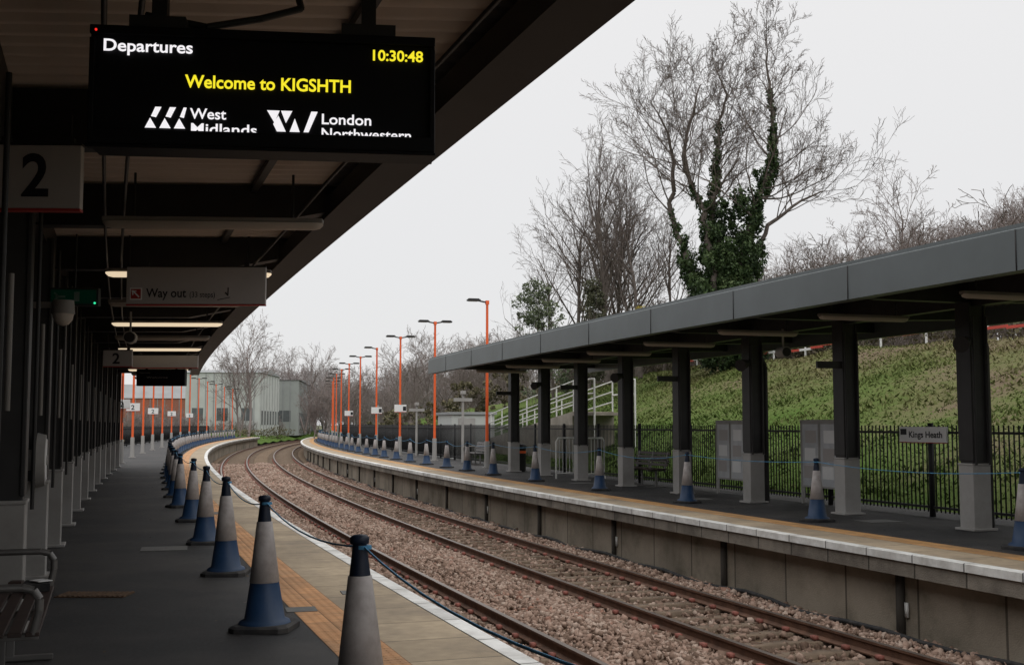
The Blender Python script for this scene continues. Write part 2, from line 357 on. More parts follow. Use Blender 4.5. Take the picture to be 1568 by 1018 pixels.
d1=np.stack([np.cos(a),np.sin(a),.15+0*a],-1)*q[:,None]; d2=np.stack([-np.sin(a),np.cos(a),.05+0*a],-1)*q[:,None]*.6
npobj('leaf_litter',npmesh('leaf_litter',np.stack([c-d1,c+d2,c+d1,c-d2],1).reshape(-1,3)+np.array([0,0,.004]),np.arange(n*4).reshape(-1,4),[attrmat('litter',[(.05,.035,.025),(.10,.075,.05),(.16,.14,.12)])],rnd=np.repeat(rng.random(n),4)))
# ---------------------------------------------------------------- canopies
SK=.281
def column(mb,s,o,top,extra=0):
    c=P(s,o); r=th(s)
    M=Matrix.Rotation(r,3,'Z')
    mb.box(c+Vector((0,0,top/2+.45)),(.27,.27,top-.9),0,r)
    mb.box(c+Vector((0,0,.475)),(.31,.31,.93),1,r)
    mb.box(c+Vector((0,0,.02)),(.42,.42,.035),1,r)
    mb.box(c+Vector((0,0,.955)),(.33,.33,.03),1,r)
    for sx in(-1,1):
        mb.box(c+M@Vector((sx*.13,0,top/2+.5)),(.035,.31,top-1.0),0,r)
def canopy(name,edge,sg,cols_s,colo,s0,s1,skew,far,deck):
    e=empty(name); q=lambda d:edge+sg*d; W=5.4 if far else 6.4
    if far:
        sweep('fascia',[(q(0),3.23),(q(0),3.69),(q(.06),3.72),(q(.5),3.74),(q(.5),3.62),(q(.2),3.60),(q(.2),3.23)],s0,s1,3.2,[m_fascia],e,True)
        S=np.arange(s0+1.6,s1,3.2); V,F=npboxes(S,q(-.002),3.46,.012,.008,.46); npobj('fascia_joints',npmesh('fj',V,F,[m_dfascia]),e)
        sweep('back_fascia',[(q(W),3.30),(q(W),3.76),(q(W-.1),3.76),(q(W-.1),3.30)],s0,s1,3.2,[m_fascia],e,True)
    else:
        sweep('fascia',[(q(.01),3.42),(q(.01),3.86),(q(.16),3.86),(q(.16),3.60),(q(.34),3.60),(q(.34),3.42)],s0,s1,1.6,[m_dfascia],e,True)
    zb=3.62 if far else 3.72
    per=.2; n=int((s1-s0)/per); prof=[];
    ss=[];zz=[]
    for i in range(n):
        a=s0+i*per; ss+=[a,a+per*.35,a+per*.5,a+per*.85]; zz+=[0,0,.04,.04]
    ss=np.array(ss);zz=np.array(zz)+zb; OO=np.array([q(.1),q(W*.33),q(W*.66),q(W-.05)])
    V=np.stack([Pn(ss-skew*(o-colo),np.full(len(ss),o),zz) for o in OO],1).reshape(-1,3)
    i=(np.arange(len(ss)-1)[:,None]*4+np.arange(3)[None]).ravel(); F=np.stack([i,i+4,i+5,i+1],-1)
    npobj('roof_deck',npmesh('deck',V,F,[deck]),e)
    sweep('roof_top',[(q(.05),zb+.06),(q(.05),zb+.14),(q(W-.05),zb+.14),(q(W-.05),zb+.06)],s0,s1,3.2,[m_fascia],e,True)
    mb=MB()
    for s in cols_s:
        if not far: s=s-1.35
        if s>s1 or s<s0: continue
        ob=[q(.2),colo,q(W-.1)]; 
        a=P(s-skew*(ob[0]-colo),ob[0]); c=P(s,colo); b2=P(s-skew*(ob[2]-colo),ob[2])
        d=(a-b2).normalized(); nn=Vector((-d.y,d.x,0))*.09
        zt=zb-.002; db=.38 if not far else .30
        def blk(p,qq,d0,d1):
            vs=[p-nn+Vector((0,0,zt-d0)),p+nn+Vector((0,0,zt-d0)),p+nn+Vector((0,0,zt)),p-nn+Vector((0,0,zt)),
                qq-nn+Vector((0,0,zt-d1)),qq+nn+Vector((0,0,zt-d1)),qq+nn+Vector((0,0,zt)),qq-nn+Vector((0,0,zt))]
            mb.add(vs,[(0,1,2,3),(4,7,6,5),(0,4,5,1),(1,5,6,2),(2,6,7,3),(3,7,4,0)],0)
        m1=a.lerp(c,.3)
        blk(a,m1,.22,db); blk(m1,c,db,db); blk(c,b2,db,.2)
    mb.obj('beams',[m_black],e)
    for oo,dz,w in((colo,.36,.16),):
        sweep('eaves_beam',[(oo-w/2,zb-.01),(oo+w/2,zb-.01),(oo+w/2,zb-dz),(oo-w/2,zb-dz)],s0+.1,s1-.1,1.6,[m_black],e,True)
    for k in((.3,) if not far else (.35,)):
        oo=edge+(colo-edge)*k+sg*.1
        sweep('purlin',[(oo-.03,zb-.01),(oo+.03,zb-.01),(oo+.03,zb-.07),(oo-.03,zb-.07)],s0+.1,s1-.1,1.6,[m_black],e,True)
    mb=MB()
    for s in cols_s: column(mb,s,colo,zb-.3)
    mb.obj('columns',[m_black,m_base],e,bev=.008)
    return e
ncs=[9.6+3.2*k for k in range(-4,12)]
fcs=[14.2+3.24*k for k in range(-5,8)]
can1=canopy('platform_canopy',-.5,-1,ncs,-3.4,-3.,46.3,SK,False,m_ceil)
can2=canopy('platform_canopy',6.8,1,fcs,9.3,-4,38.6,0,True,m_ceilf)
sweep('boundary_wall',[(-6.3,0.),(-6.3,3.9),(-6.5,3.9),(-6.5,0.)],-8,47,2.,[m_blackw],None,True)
def luminaire(name,c,rz,L,lit):
    e=empty(name,c,rz); mb=MB()
    mb.box((0,0,.03),(L,.11,.04),0)
    mb.obj('housing',[m_housing],e,bev=.01)
    mb=MB(); k=10; prof=[( -L/2+.0,.02),(-L/2+.03,.05),(-L/2+.08,.062),(L/2-.08,.062),(L/2-.03,.05),(L/2,.02)]
    vs=[]; 
    for x,r in prof: vs+=[(x,r*math.cos(t),-r*math.sin(t)*.9+.01) for t in [math.pi*i/k for i in range(k+1)]]
    n=k+1
    mb.add(vs,[(j*n+i,j*n+i+1,(j+1)*n+i+1,(j+1)*n+i) for j in range(len(prof)-1) for i in range(k)],0,True)
    mb.obj('diffuser',[m_lit if lit else m_lamp],e)
    mb=MB(); 
    for x in(-L*.36,L*.36): mb.cyl((x,0,.05),(x,0,.42),.012,k=6)
    mb.obj('hangers',[m_black],e)
for k in range(-2,12):
    s=9.9+3.4*k; c=P(s,-1.89,3.19); luminaire('strip_light',c,th(s)-rad(15.),1.8,k in(1,3,5,8))
for k in range(-4,8):
    s=fcs[0]+3.24*(k+4)+1.2; luminaire('strip_light',P(s,8.3,3.17),th(s),1.6,False)
mb=MB()
for i,s in enumerate(fcs):
    c=P(s,9.3); M=Matrix.Rotation(th(s),3,'Z')
    if i%2==0: mb.box(c+M@Vector((-.35,-.1,2.55)),(.55,.05,.12),0,th(s))
    else: mb.cyl(c+M@Vector((-.15,-.1,2.75)),c+M@Vector((-.42,-.3,2.68)),.06,.12,12)
    for sx in(1,-1): mb.path([c+M@Vector((sx*.12,-.19,z)) for z in(.95,3.1)],.018,6)
mb.obj('column_fittings',[m_black],can2)
mb=MB()
for i in(4,5,3,7):
    s=fcs[i]; c=P(s,9.3); M=Matrix.Rotation(th(s),3,'Z')
    mb.path([c+M@Vector((.35,.1,0)),c+M@Vector((.35,.1,2.7)),c+M@Vector((.2,.1,2.95))],.05,10)
mb.obj('downpipes',[m_black],can2)
mb=MB()
for s in ncs[3:]:
    c=P(s,-3.4); M=Matrix.Rotation(th(s),3,'Z')
    mb.path([c+M@Vector((.2,-.1,z)) for z in(.9,3.3)],.016,6)
    mb.path([c+M@Vector((.23,.05,z)) for z in(1.6,2.3)],.016,6,mi=1)
mb.obj('conduits',[m_black,m_housing],can1)
mb=MB()
for o in(-1.2,-2.6,-2.75): 
    mb.path([P(s,o,3.30+.008*math.sin(s)) for s in np.arange(2,46,1.6)],.014,6)
mb.path([Vector(p) for p in((-.95,5.,3.45),(-.9,4.9,3.3),(-1.05,4.8,3.22),(-1.25,4.7,3.15),(-1.5,4.7,3.2))],.015,6)
mb.obj('cables',[m_black],can1)
# ---------------------------------------------------------------- departure board
bd=empty('departure_board',(-.99,4.62,2.865),rad(7))
mb=MB(); W,H=1.36,.475
mb.box((0,.11,0),(W,.2,H),0)
t=.022
mb.box((0,-.002,H/2-.018),(W,.03,.036),1); mb.box((0,-.002,-H/2+.03),(W,.03,.06),1)
mb.box((-W/2+t/2,-.002,0),(t,.028,H-.1),1); mb.box((W/2-t/2,-.002,0),(t,.028,H-.1),1)
mb.box((0,.0,-H/2-.008),(W+.01,.04,.012),1)
mb.obj('case',[m_screen,m_screen],bd,bev=.004)
mb=MB()
for x in(-.43,.41):
    mb.box((x,.1,.42),(.06,.06,.4),0); mb.box((x,.1,H/2+.03),(.22,.14,.06),0); mb.box((x,.1,.58),(.3,.2,.05),0)
mb.obj('hangers',[m_black],bd)
text('Departures',bd,-.632,.137,.068,.343,m_ledw,off=.0012)
text('10:30:48',bd,.417,.137,.062,.203,m_amber,off=.0012)
text('Welcome to KIGSHTH',bd,-.31,.0,.072,.653,m_amber,off=.0014)
text('West',bd,-.289,-.126,.060,.141,m_ledw,off=.0008)
text('Midlands',bd,-.289,-.186,.060,.256,m_ledw,off=.0008)
text('London',bd,.223,-.132,.060,.197,m_ledw,off=.0008)
text('Northwestern',bd,.223,-.190,.060,.358,m_ledw,off=.0008)
mb=MB(); y=-.004
def tri(pts): mb.add([(x,y,z) for x,z in pts],[tuple(range(len(pts)))],0)
x0=-.463;zb_,zt_=-.168,-.083; hh_=zt_-zb_
# monogram: three feet and two slanted bars
for i in range(3):
    a=x0+i*.056; tri([(a,zb_),(a+.044,zb_),(a+.020,zb_+hh_*(.48))])
for i in range(2):
    a=x0+.022+i*.056; tri([(a,zb_+hh_*.56),(a+.016,zt_),(a+.036,zt_),(a+.050,zb_+hh_*.62),(a+.040,zb_+hh_*.45),(a+.022,zb_+hh_*.8)][:5]) if False else tri([(a+.001,zb_+hh_*.55),(a+.017,zt_),(a+.041,zt_),(a+.021,zb_+hh_*.5)])
tri([(x0+.134,zb_+hh_*.55),(x0+.148,zt_),(x0+.160,zt_),(x0+.150,zb_+hh_*.5)])
x0=.01
tri([(x0,zt_),(x0+.05,zt_),(x0+.03,zt_-.05)]); tri([(x0+.055,zt_),(x0+.1,zt_),(x0+.075,zt_-.05)])
tri([(x0+.025,zt_-.055),(x0+.045,zt_-.02),(x0+.075,zb_),(x0+.04,zb_)]); tri([(x0+.09,zb_),(x0+.13,zb_),(x0+.11,zt_-.03)]); tri([(x0+.145,zb_),(x0+.165,zb_),(x0+.2,zt_),(x0+.175,zt_)])
mb.obj('logos',[m_ledw],bd)
mb=MB(); mb.cyl((-.655,-.017,.215),(-.655,-.02,.215),.005,k=10); mb.obj('indicator',[m_ledr],bd)
b2=empty('departure_board',(-9.95,33.4,2.86),rad(2)); mb=MB(); mb.box((0,0,0),(1.36,.25,.47),0)
for x in(-.43,.41): mb.box((x,.0,.45),(.06,.06,.45),0)
mb.obj('case',[m_screen],b2,bev=.01); text('Welcome',b2,-.4,-.02,.07,.6,m_housing,y=-.13); text('Departures',b2,-.6,.12,.05,.3,m_housing,y=-.13)
# ---------------------------------------------------------------- hanging signs
def hsign(name,c,rz,w,h,d=.06,strip=True,rods=True):
    e=empty(name,c,rz); mb=MB(); mb.box((0,0,.0),(w,d,h),0); 
    mb.obj('panel',[m_sign],e,bev=.006)
    mb=MB()
    if strip: mb.box((0,0,-h/2-.008),(w,d+.004,.014),1)
    mb.box((0,0,h/2+.008),(w,d*.8,.014),0)
    if rods:
        top=3.40-c[2]
        for x in(-w*.36,w*.36): mb.cyl((x,0,h/2),(x,0,max(top,h/2+.1)),.008,k=6,mi=0); mb.box((x,0,h/2+.03),(.05,.04,.04),0)
    mb.obj('frame',[m_black,m_red],e); return e
e=hsign('platform_number_sign',(-2.86,7.0,3.015),rad(3),.525,.385)
text('2',e,-.09,-.115,.36,.16,m_ink,y=-.0325,off=.008)
e=hsign('way_out_sign',(-3.40,12.6,3.02),rad(1),1.49,.40)
mb=MB(); mb.box((-.64,-.031,-.09),(.13,.006,.13),0); mb.box((-.64,-.035,-.09),(.105,.004,.105),1)
mb.box((-.64,-.038,-.09),(.1,.004,.014),2,M=Matrix.Rotation(rad(45),3,'Y')); mb.box((-.66,-.038,-.062),(.05,.004,.012),2); mb.box((-.672,-.038,-.078),(.012,.004,.05),2)
mb.obj('arrow',[m_signw,m_red,m_signw],e)
text('Way out',e,-.53,-.125,.135,.43,m_ink,y=-.032,off=.002); text('(33 steps)',e,-.07,-.125,.085,.27,m_ink,y=-.032)
mb=MB(); mb.box((.30,-.032,-.14),(.14,.004,.006),0,M=Matrix.Rotation(rad(-12),3,'Y')); mb.box((.33,-.032,-.09),(.05,.004,.008),0,M=Matrix.Rotation(rad(50),3,'Y')); mb.box((.345,-.032,-.06),(.008,.004,.08),0); mb.obj('wheelchair_pictogram',[m_ink],e)
e=hsign('way_out_sign',(-7.75,26.2,2.93),rad(1),1.49,.27)
e=hsign('platform_number_sign',(-7.45,22.2,2.78),rad(2),.54,.3); text('2',e,-.1,-.1,.28,.14,m_ink,y=-.0325,off=.006)
e=empty('emergency_exit_sign',(-4.13,11.05,2.73),rad(3)); mb=MB(); mb.box((0,0,0),(.46,.08,.17),0); mb.cyl((0,0,.08),(0,0,.6),.01,k=6,mi=0); mb.obj('case',[m_black],e,bev=.01)
mb=MB(); mb.box((0,-.042,.0),(.42,.006,.13),0); mb.obj('face',[m_green],e)
mb=MB(); mb.box((-.12,-.047,0),(.09,.004,.02),0); mb.box((-.16,-.047,.02),(.05,.004,.016),0,M=Matrix.Rotation(rad(45),3,'Y')); mb.box((-.16,-.047,-.02),(.05,.004,.016),0,M=Matrix.Rotation(rad(-45),3,'Y'));mb.box((.03,-.047,0),(.05,.004,.09),0);mb.obj('pictogram',[mat('exit_white',(.12,.16,.14))],e)
mb=MB(); mb.cyl((.20,-.048,-.06),(.20,-.055,-.06),.010,k=8); mb.obj('indicator',[m_ledg],e)
def cctv(c,r):
    e=empty('cctv_camera',c,r); mb=MB(); mb.box((-.12,0,.06),(.28,.05,.05),0); mb.cyl((0,0,.1),(0,0,-.02),.09,.10,16); 
    mb.lathe([(.09,-.02),(.08,-.07),(.05,-.11),(.005,-.125)],mi=1,k=16); mb.obj('dome',[m_housing,m_lamp],e)
cctv((-3.95,10.3,2.52),0)
def speaker(c,r):
    e=empty('loudspeaker',c,r); mb=MB(); mb.cyl((0,-.12,0),(0,.12,0),.10,.10,18); mb.cyl((0,-.125,0),(0,-.12,0),.085,.085,18,mi=1); mb.box((0,0,.25),(.03,.03,.35),0); mb.obj('horn',[m_base,m_black],e)
speaker((-6.25,19.2,2.95),rad(10)); speaker(P(18.8,8.9,2.85),th(19))
c=P(12.8,-3.4); e=empty('help_point',c+Vector((.1,-.22,1.18)),th(12.8)); mb=MB(); mb.cyl((.03,0,0),(.11,0,0),.27,.25,32); mb.cyl((.11,0,0),(.118,0,0),.21,.21,32,mi=1); mb.cyl((.118,0,.0),(.13,0,0),.05,.05,16,mi=0); mb.box((0,.1,0),(.1,.2,.2),0); mb.obj('disc',[m_base,m_signw],e)
# ---------------------------------------------------------------- cones
def cone_mesh():
    mb=MB()
    a=.225;c=.06
    pts=[(a-c,-a),(a,-a+c),(a,a-c),(a-c,a),(-a+c,a),(-a,a-c),(-a,-a+c),(-a+c,-a)]
    vs=[(x,y,0) for x,y in pts]+[(x,y,.035) for x,y in pts]+[(x*.9,y*.9,.05) for x,y in pts]
    mb.add(vs,[(i,(i+1)%8,8+(i+1)%8,8+i) for i in range(8)]+[(8+i,8+(i+1)%8,16+(i+1)%8,16+i) for i in range(8)]+[tuple(range(16,24))],0)
    mb.lathe([(.195,.05),(.185,.07),(.150,.085),(.108,.35)],mi=1)
    mb.lathe([(.108,.35),(.112,.352),(.0575,.80),(.052,.802)],mi=2)
    mb.lathe([(.052,.80),(.036,.93),(.034,.95)],mi=3)
    mb.lathe([(.034,.95),(.046,.955),(.046,.985),(.034,.995),(.002,1.0)],mi=3)
    return mb.mesh('cone',[m_rub,m_blue,m_slv,m_navy])
cm=cone_mesh()
def cones(ss,o,jit,sg):
    pts=[]
    for i,s in enumerate(ss):
        ob=bpy.data.objects.new('traffic_cone',cm); link(ob)
        oo=o+random.uniform(-jit,jit); p=P(s,oo,.001); ob.location=p; ob.rotation_euler=(random.uniform(-.02,.02),random.uniform(-.02,.02),th(s)+random.uniform(-.5,.5))
        pts.append(p+Vector((0,0,.94)))
    mb=MB()
    for a,b in zip(pts[:-1],pts[1:]):
        sag=random.uniform(*sg); n=9
        q=[a.lerp(b,t/n)-Vector((0,0,4*sag*(t/n)*(1-t/n))) for t in range(n+1)]
        mb.path(q,.0055,5)
    for p in pts:
        mb.cyl(p-Vector((0,0,.012)),p+Vector((0,0,.006)),.042,.041,12)
    mb.obj('rope_barrier',[m_rope])
cones([2.3,5.67,9.05,12.46,15.75,19.4,22.8]+[26+3.1*k for k in range(36)],-1.5,.03,(.02,.10))
cones([3.5,7.6,11.8,16.3,21,25.7,30.4,34.6,38,41]+[44.5+3.4*k for k in range(30)],8.0,.04,(.05,.16))
# ---------------------------------------------------------------- platform lamps
def lamp_mesh(heads):
    mb=MB(); mb.cyl((0,0,.95),(0,0,5.9),.055,.045,14,mi=0); mb.cyl((0,0,0),(0,0,.95),.10,.09,14,mi=1); mb.cyl((0,0,0),(0,0,.04),.17,.17,14,mi=1)
    mb.box((0,0,5.88),(.12,.12,.14),0)
    for h in heads:
        mb.cyl((0,0,5.88),(h*.28,0,5.93),.03,.03,8,mi=2)
        mb.box((h*.5,0,5.95),(.46,.24,.06),2); mb.box((h*.5,0,5.99),(.38,.18,.04),2); mb.box((h*.52,0,5.915),(.32,.18,.012),3)
    return mb.mesh('lamp',[m_orange,m_base,m_black,m_lamp])
lm1=lamp_mesh([-1]); lm2=lamp_mesh([-1,1]); lm3=lamp_mesh([1])
fl=[40.3+9.05*k for k in range(12)]
def sgn_on(e,txt,h=2.35,w=.6):
    mb=MB(); mb.box((0,-.09,h),(w,.03,.36),0); mb.box((0,-.09,h-.19),(w,.034,.02),1); mb.obj('panel',[m_signw,m_red],e); text(txt,e,-.1,h-.12,.3,.16,m_ink,y=-.108,off=.005)
for i,s in enumerate(fl):
    me=lm1 if i in(0,3) else lm2
    ob=bpy.data.objects.new('platform_lamp',me); link(ob); ob.location=P(s,9.3); ob.rotation_euler=(0,0,th(s))
    if i in(2,3,5): sgn_on(ob,'1')
for i in range(13):
    s=49+8.4*i; ob=bpy.data.objects.new('platform_lamp',lm3 if i%2 else lm2); link(ob); ob.location=P(s,-3.4); ob.rotation_euler=(0,0,th(s))
    if i in(0,1,3,5,7): sgn_on(ob,'2',2.35)
for s,o,h in((47,10.0,2.9),(57,9.9,2.6),(72,9.9,2.7)):
    e=empty('cctv_post',P(s,o),th(s)); mb=MB(); mb.cyl((0,0,0),(0,0,h),.06,.05,12); mb.box((0,0,h-.35),(.75,.16,.14),0); mb.box((0,-.03,h-.05),(.16,.3,.14),0); mb.obj('post',[m_base],e)
# ---------------------------------------------------------------- fence
def railing(name,o,s0,s1,h,m,sp=.11,post0=0,psp=3.05):
    e=empty(name)
    S=np.arange(s0,s1,sp); V,F=npboxes(S,o,.08+(h-.08)/2,.018,.018,h-.08); npobj('bars',npmesh('bars',V,F,[m]),e)
    for z in(.16,h-.12): sweep('rail',[(o-.02,z-.02),(o+.02,z-.02),(o+.02,z+.02),(o-.02,z+.02)],s0,s1,3.,[m],e,True)
    S=np.arange(post0,s1,psp); V,F=npboxes(S,o,h/2+.02,.07,.07,h+.04); npobj('posts',npmesh('posts',V,F,[m]),e)
railing('platform_railing',10.35,-6,150,1.52,m_dark,post0=1.3)
railing('platform_railing',-6.2,47.5,150,1.4,m_dark,post0=48)
c=P(16.62,10.27); e=empty('station_name_sign',c+Vector((0,0,1.36)),th(16.6)-rad(90)); mb=MB(); mb.box((0,-.02,0),(1.22,.03,.27),0); mb.box((-.50,-.037,.05),(.16,.006,.10),1); mb.box((0,-.022,-.13),(1.22,.034,.014),2); mb.obj('panel',[m_signw,m_ink,m_red],e); text('Kings Heath',e,-.36,-.045,.15,.86,m_ink,y=-.038,off=.003)
def board(s,o):
    e=empty('notice_board',P(s,o),th(s)-rad(90)); mb=MB()
    for x in(-.64,.64): mb.box((x,0,.8),(.05,.06,1.6),1)
    for x in(-.32,.32):
        mb.box((x,0,.95),(.60,.05,1.25),1); mb.box((x,-.027,.95),(.54,.006,1.18),3)
        for k in range(3): mb.box((x+.03*(k-1),-.033,.62+k*.34),(.38,.004,.24),2 if (k+int(x>0))%2 else 4)
    mb.box((0,0,1.60),(1.34,.06,.05),1); mb.obj('frame',[m_base,m_base,m_signw,m_poster,m_sign],e,bev=.004)
board(19.6,10.15); board(23.2,10.15)
def hoop_gate(s,o):
    e=empty('barrier_gate',P(s,o),th(s)+rad(20)); mb=MB()
    mb.path([Vector(p) for p in((-.5,0,0),(-.5,0,1.05),(-.42,0,1.15),(.42,0,1.15),(.5,0,1.05),(.5,0,0))],.024,8); mb.path([Vector((-.5,0,.15)),Vector((.5,0,.15))],.018,6)
    for k in range(7): x=-.38+k*.127; mb.cyl((x,0,.15),(x,0,1.14),.01,k=6)
    mb.obj('hoop',[m_pole],e)
hoop_gate(31.2,9.9); hoop_gate(31.9,9.5)
def bench(s,o,face,wood,L=1.8):
    e=empty('platform_bench',P(s,o),th(s)+(0 if face>0 else math.pi)); mb=MB()
    for y in(-L/2+.15,0,L/2-.15):
        mb.box((0,y,.22),(.05,.05,.42),1); mb.box((.0,y,.025),(.52,.06,.03),1); mb.box((0,y,.42),(.48,.045,.035),1)
        mb.box((-.27,y,.62),(.035,.045,.5),1,M=Matrix.Rotation(rad(-12),3,'Y'))
    for k in range(6): mb.box((-.21+k*.085,0,.452),(.068,L,.022),0)
    for k in range(4): mb.box((-.245-k*.022,0,.55+k*.09),(.022,L,.07),0,M=Matrix.Rotation(rad(-12),3,'Y'))
    for y in(-L/2+.02,L/2-.02):
        mb.path([Vector(p) for p in((-.26,y,.62),(-.2,y,.69),(.16,y,.69),(.215,y,.675),(.245,y,.63),(.245,y,.57),(.22,y,.45))],.022,10,mi=1)
    mb.obj('bench_body',[m_bencht if wood else m_bench,m_steel],e,bev=.004)
bench(7.55,-3.24,1,True,1.9); bench(27.2,9.75,-1,True,2.0); bench(21,-3.7,1,False); bench(27.5,-3.7,1,False); bench(33.8,-3.7,1,False); bench(44,9.8,-1,False)
mb=MB(); c=P(8.25,-3.10,.49); mb.box(c,(.16,.2,.05),0,.5); mb.box(c+Vector((.03,.02,.035)),(.10,.12,.006),1,.9); mb.box(c+Vector((-.1,-.05,.03)),(.08,.1,.02),2,.2); mb.obj('left_bag',[m_rub,m_signw,m_bencht],bev=.01)
e=empty('litter_bin',P(37,9.5),th(37)); mb=MB(); mb.lathe([(.22,0),(.24,.05),(.24,.75),(.26,.78),(.26,.84),(.2,.9),(.01,.92)],mi=0); mb.lathe([(.243,.6),(.243,.68)],mi=1); mb.obj('bin',[m_black,m_orange],e)
# ---------------------------------------------------------------- access ramp & cabin beyond fence
e=empty('access_ramp'); mb=MB(); 
def rz(s): return max(0.,2.0-(s-40)*.09)
for (s0,s1,o) in((40,62,13.2),):
    ss=np.arange(s0,s1,1.)
    for s in ss:
        a,b=P(s,o-.8),P(s,o+.8); c,d=P(s+1,o-.8),P(s+1,o+.8); z0,z1=rz(s),rz(s+1)
        vs=[a+Vector((0,0,z0)),b+Vector((0,0,z0)),d+Vector((0,0,z1)),c+Vector((0,0,z1)),a,b,d,c]
        mb.add(vs,[(0,1,2,3),(0,3,7,4),(1,5,6,2),(0,4,5,1)],0)
    for oo in(o-.75,o+.75):
        for dz in(.35,.72,1.1): mb.path([P(s,oo,rz(s)+dz) for s in ss],.024,6,mi=1)
        for s in ss[::2]: mb.cyl(P(s,oo,rz(s)),P(s,oo,rz(s)+1.12),.028,k=6,mi=1)
    for k in range(7): mb.box(P(39.85-k*.31,o,1.9),(1.6,.3,.1),0,th(40))
    for oo in(o-.75,o+.75):
        mb.path([P(40,oo,3.1),P(37.8,oo,3.1)],.028,6,mi=1); mb.path([P(40,oo,2.6),P(37.8,oo,2.6)],.028,6,mi=1)
        for s in(37.8,39): mb.cyl(P(s,oo,0),P(s,oo,3.1),.035,k=6,mi=1)
mb.obj('ramp_body',[m_conc,m_pole],e)
e=empty('equipment_cabin',P(54,11.7,-.02),th(54)); mb=MB(); mb.box((0,0,1.0),(2.0,3.2,2.0),0); mb.box((0,0,2.065),(2.2,3.4,.12),1); mb.box((-.3,-1.61,.95),(.8,.03,1.8),2); mb.obj('cabin_body',[m_bldw,m_roofg,m_base],e,bev=.01)
mb=MB(); S=np.arange(10,62,1.)
for i,s in enumerate(S):
    z=float(bankz(s,25.2))+.2; a=P(s,25.2,z+.3); 
    mb.box(a,(.05,1.0,.10),int(i%3==0),th(s)); 
    if i%3==0: mb.box(P(s,25.2,z),(.06,.06,.8),1,th(s))
mb.obj('works_barrier',[m_tape,m_signw])
# ---------------------------------------------------------------- grass blades on bank
n=90000; s=rng.uniform(2,75,n); o=rng.uniform(11.2,25.2,n)**1.; z=bankz(s,o)
c=Pn(s,o,z-.01); hh=rng.uniform(.03,.12,n)*(.7+.6*(np.sin(s*.8+o*1.3)>0)); w=rng.uniform(.012,.035,n)*(1+s/40); a=rng.uniform(0,6.28,n); 
dx=np.stack([np.cos(a),np.sin(a),0*a],-1); lean=rng.normal(0,.8,(n,3)); lean[:,2]=1
V=np.stack([c-dx*w[:,None],c+dx*w[:,None],c+lean*hh[:,None]],1).reshape(-1,3); F=np.arange(n*3).reshape(-1,3)
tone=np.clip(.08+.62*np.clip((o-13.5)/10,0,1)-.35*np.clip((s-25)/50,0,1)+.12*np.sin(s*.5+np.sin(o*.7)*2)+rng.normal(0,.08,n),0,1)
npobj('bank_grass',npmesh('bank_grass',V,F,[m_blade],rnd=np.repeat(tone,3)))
# ---------------------------------------------------------------- trees
def grow(segs,p,d,L,r,lvl,mx,pr):
    n=pr['n'][lvl]; sl=L/n
    for i in range(n):
        w=pr['w'][lvl]
        d=(d+Vector((random.gauss(0,w),random.gauss(0,w),random.gauss(0,w)+pr['t'][lvl]))).normalized()
        q=p+d*sl; r2=max(r*(1-.75*(1./n)),pr['rm']) 
        segs.append((p.x,p.y,p.z,q.x,q.y,q.z,r,r2)); p=q; r=r2
        if lvl<mx and i>=pr['st'][lvl]:
            c=pr['c'][lvl]; k=int(c)+(random.random()<c-int(c))
            for _ in range(k):
                u=d.orthogonal().normalized(); az=random.uniform(0,6.283); u=(u*math.cos(az)+d.cross(u)*math.sin(az))
                an=rad(random.uniform(*pr['a'])); cd=(d*math.cos(an)+u*math.sin(an))
                grow(segs,p,cd,L*random.uniform(.38,.62)*(1-.35*i/n),max(r*.55,pr['rm']),lvl+1,mx,pr)
def tubes(segs,k=3):
    A=np.array(segs,np.float32).reshape(-1,8); p0=A[:,:3];p1=A[:,3:6];r0=A[:,6];r1=A[:,7]
    d=p1-p0; d/=np.linalg.norm(d,axis=1)[:,None]+1e-9; ref=np.where(np.abs(d[:,2:3])<.9,[[0,0,1.]],[[1.,0,0]])
    u=np.cross(d,ref); u/=np.linalg.norm(u,axis=1)[:,None]+1e-9; w=np.cross(d,u)
    t=np.arange(k)*2*np.pi/k; cs=np.cos(t)[None,:,None]; sn=np.sin(t)[None,:,None]
    ring=u[:,None]*cs+w[:,None]*sn
    V=np.concatenate([p0[:,None]+ring*r0[:,None,None],p1[:,None]+ring*r1[:,None,None]],1)
    N_=len(A)
    i=np.arange(k); j=(i+1)%k; q=np.stack([i,j,j+k,i+k],-1)
    F=(q[None]+(np.arange(N_)*2*k)[:,None,None]).reshape(-1,4)
    return V.reshape(-1,3),F
def treemesh(name,segs,mats):
    big=[s for s in segs if s[6]>.045]; sm=[s for s in segs if s[6]<=.045]
    V1,F1=tubes(big,7); V2,F2=tubes(sm,3)
    return npmesh(name,np.concatenate([V1,V2]),np.concatenate([F1,F2+len(V1)]),mats,midx=np.concatenate([np.zeros(len(F1)),np.ones(len(F2))]),smooth=True)
def std_tree(H,seed,rm,mx=4,spread=(22,50),trunk=.030,wig=.10,c=(1.9,1.15,1.0,.8)):
    random.seed(seed); segs=[]
    pr=dict(n=[10,6,4,3,2],c=list(c),st=[2,1,1,0],w=[wig*.5,wig,.13,.16,.18],t=[.03,.05,.05,.04,.03],a=spread,rm=rm)
    for k in range(random.choice((1,2,2))):
        grow(segs,Vector((0,0,0)),Vector((random.uniform(-.2,.2),random.uniform(-.2,.2),1)).normalized(),H*.92,H*trunk*.5,0,mx,pr)
    return segs
random.seed(11)
pr=dict(n=[8,7,5,4,3],c=[2,1.1,1.05,1.0],st=[0,1,1,0],w=[.1,.11,.14,.16,.18],t=[.0,.08,.06,.05,.03],a=(22,48),rm=.0075)
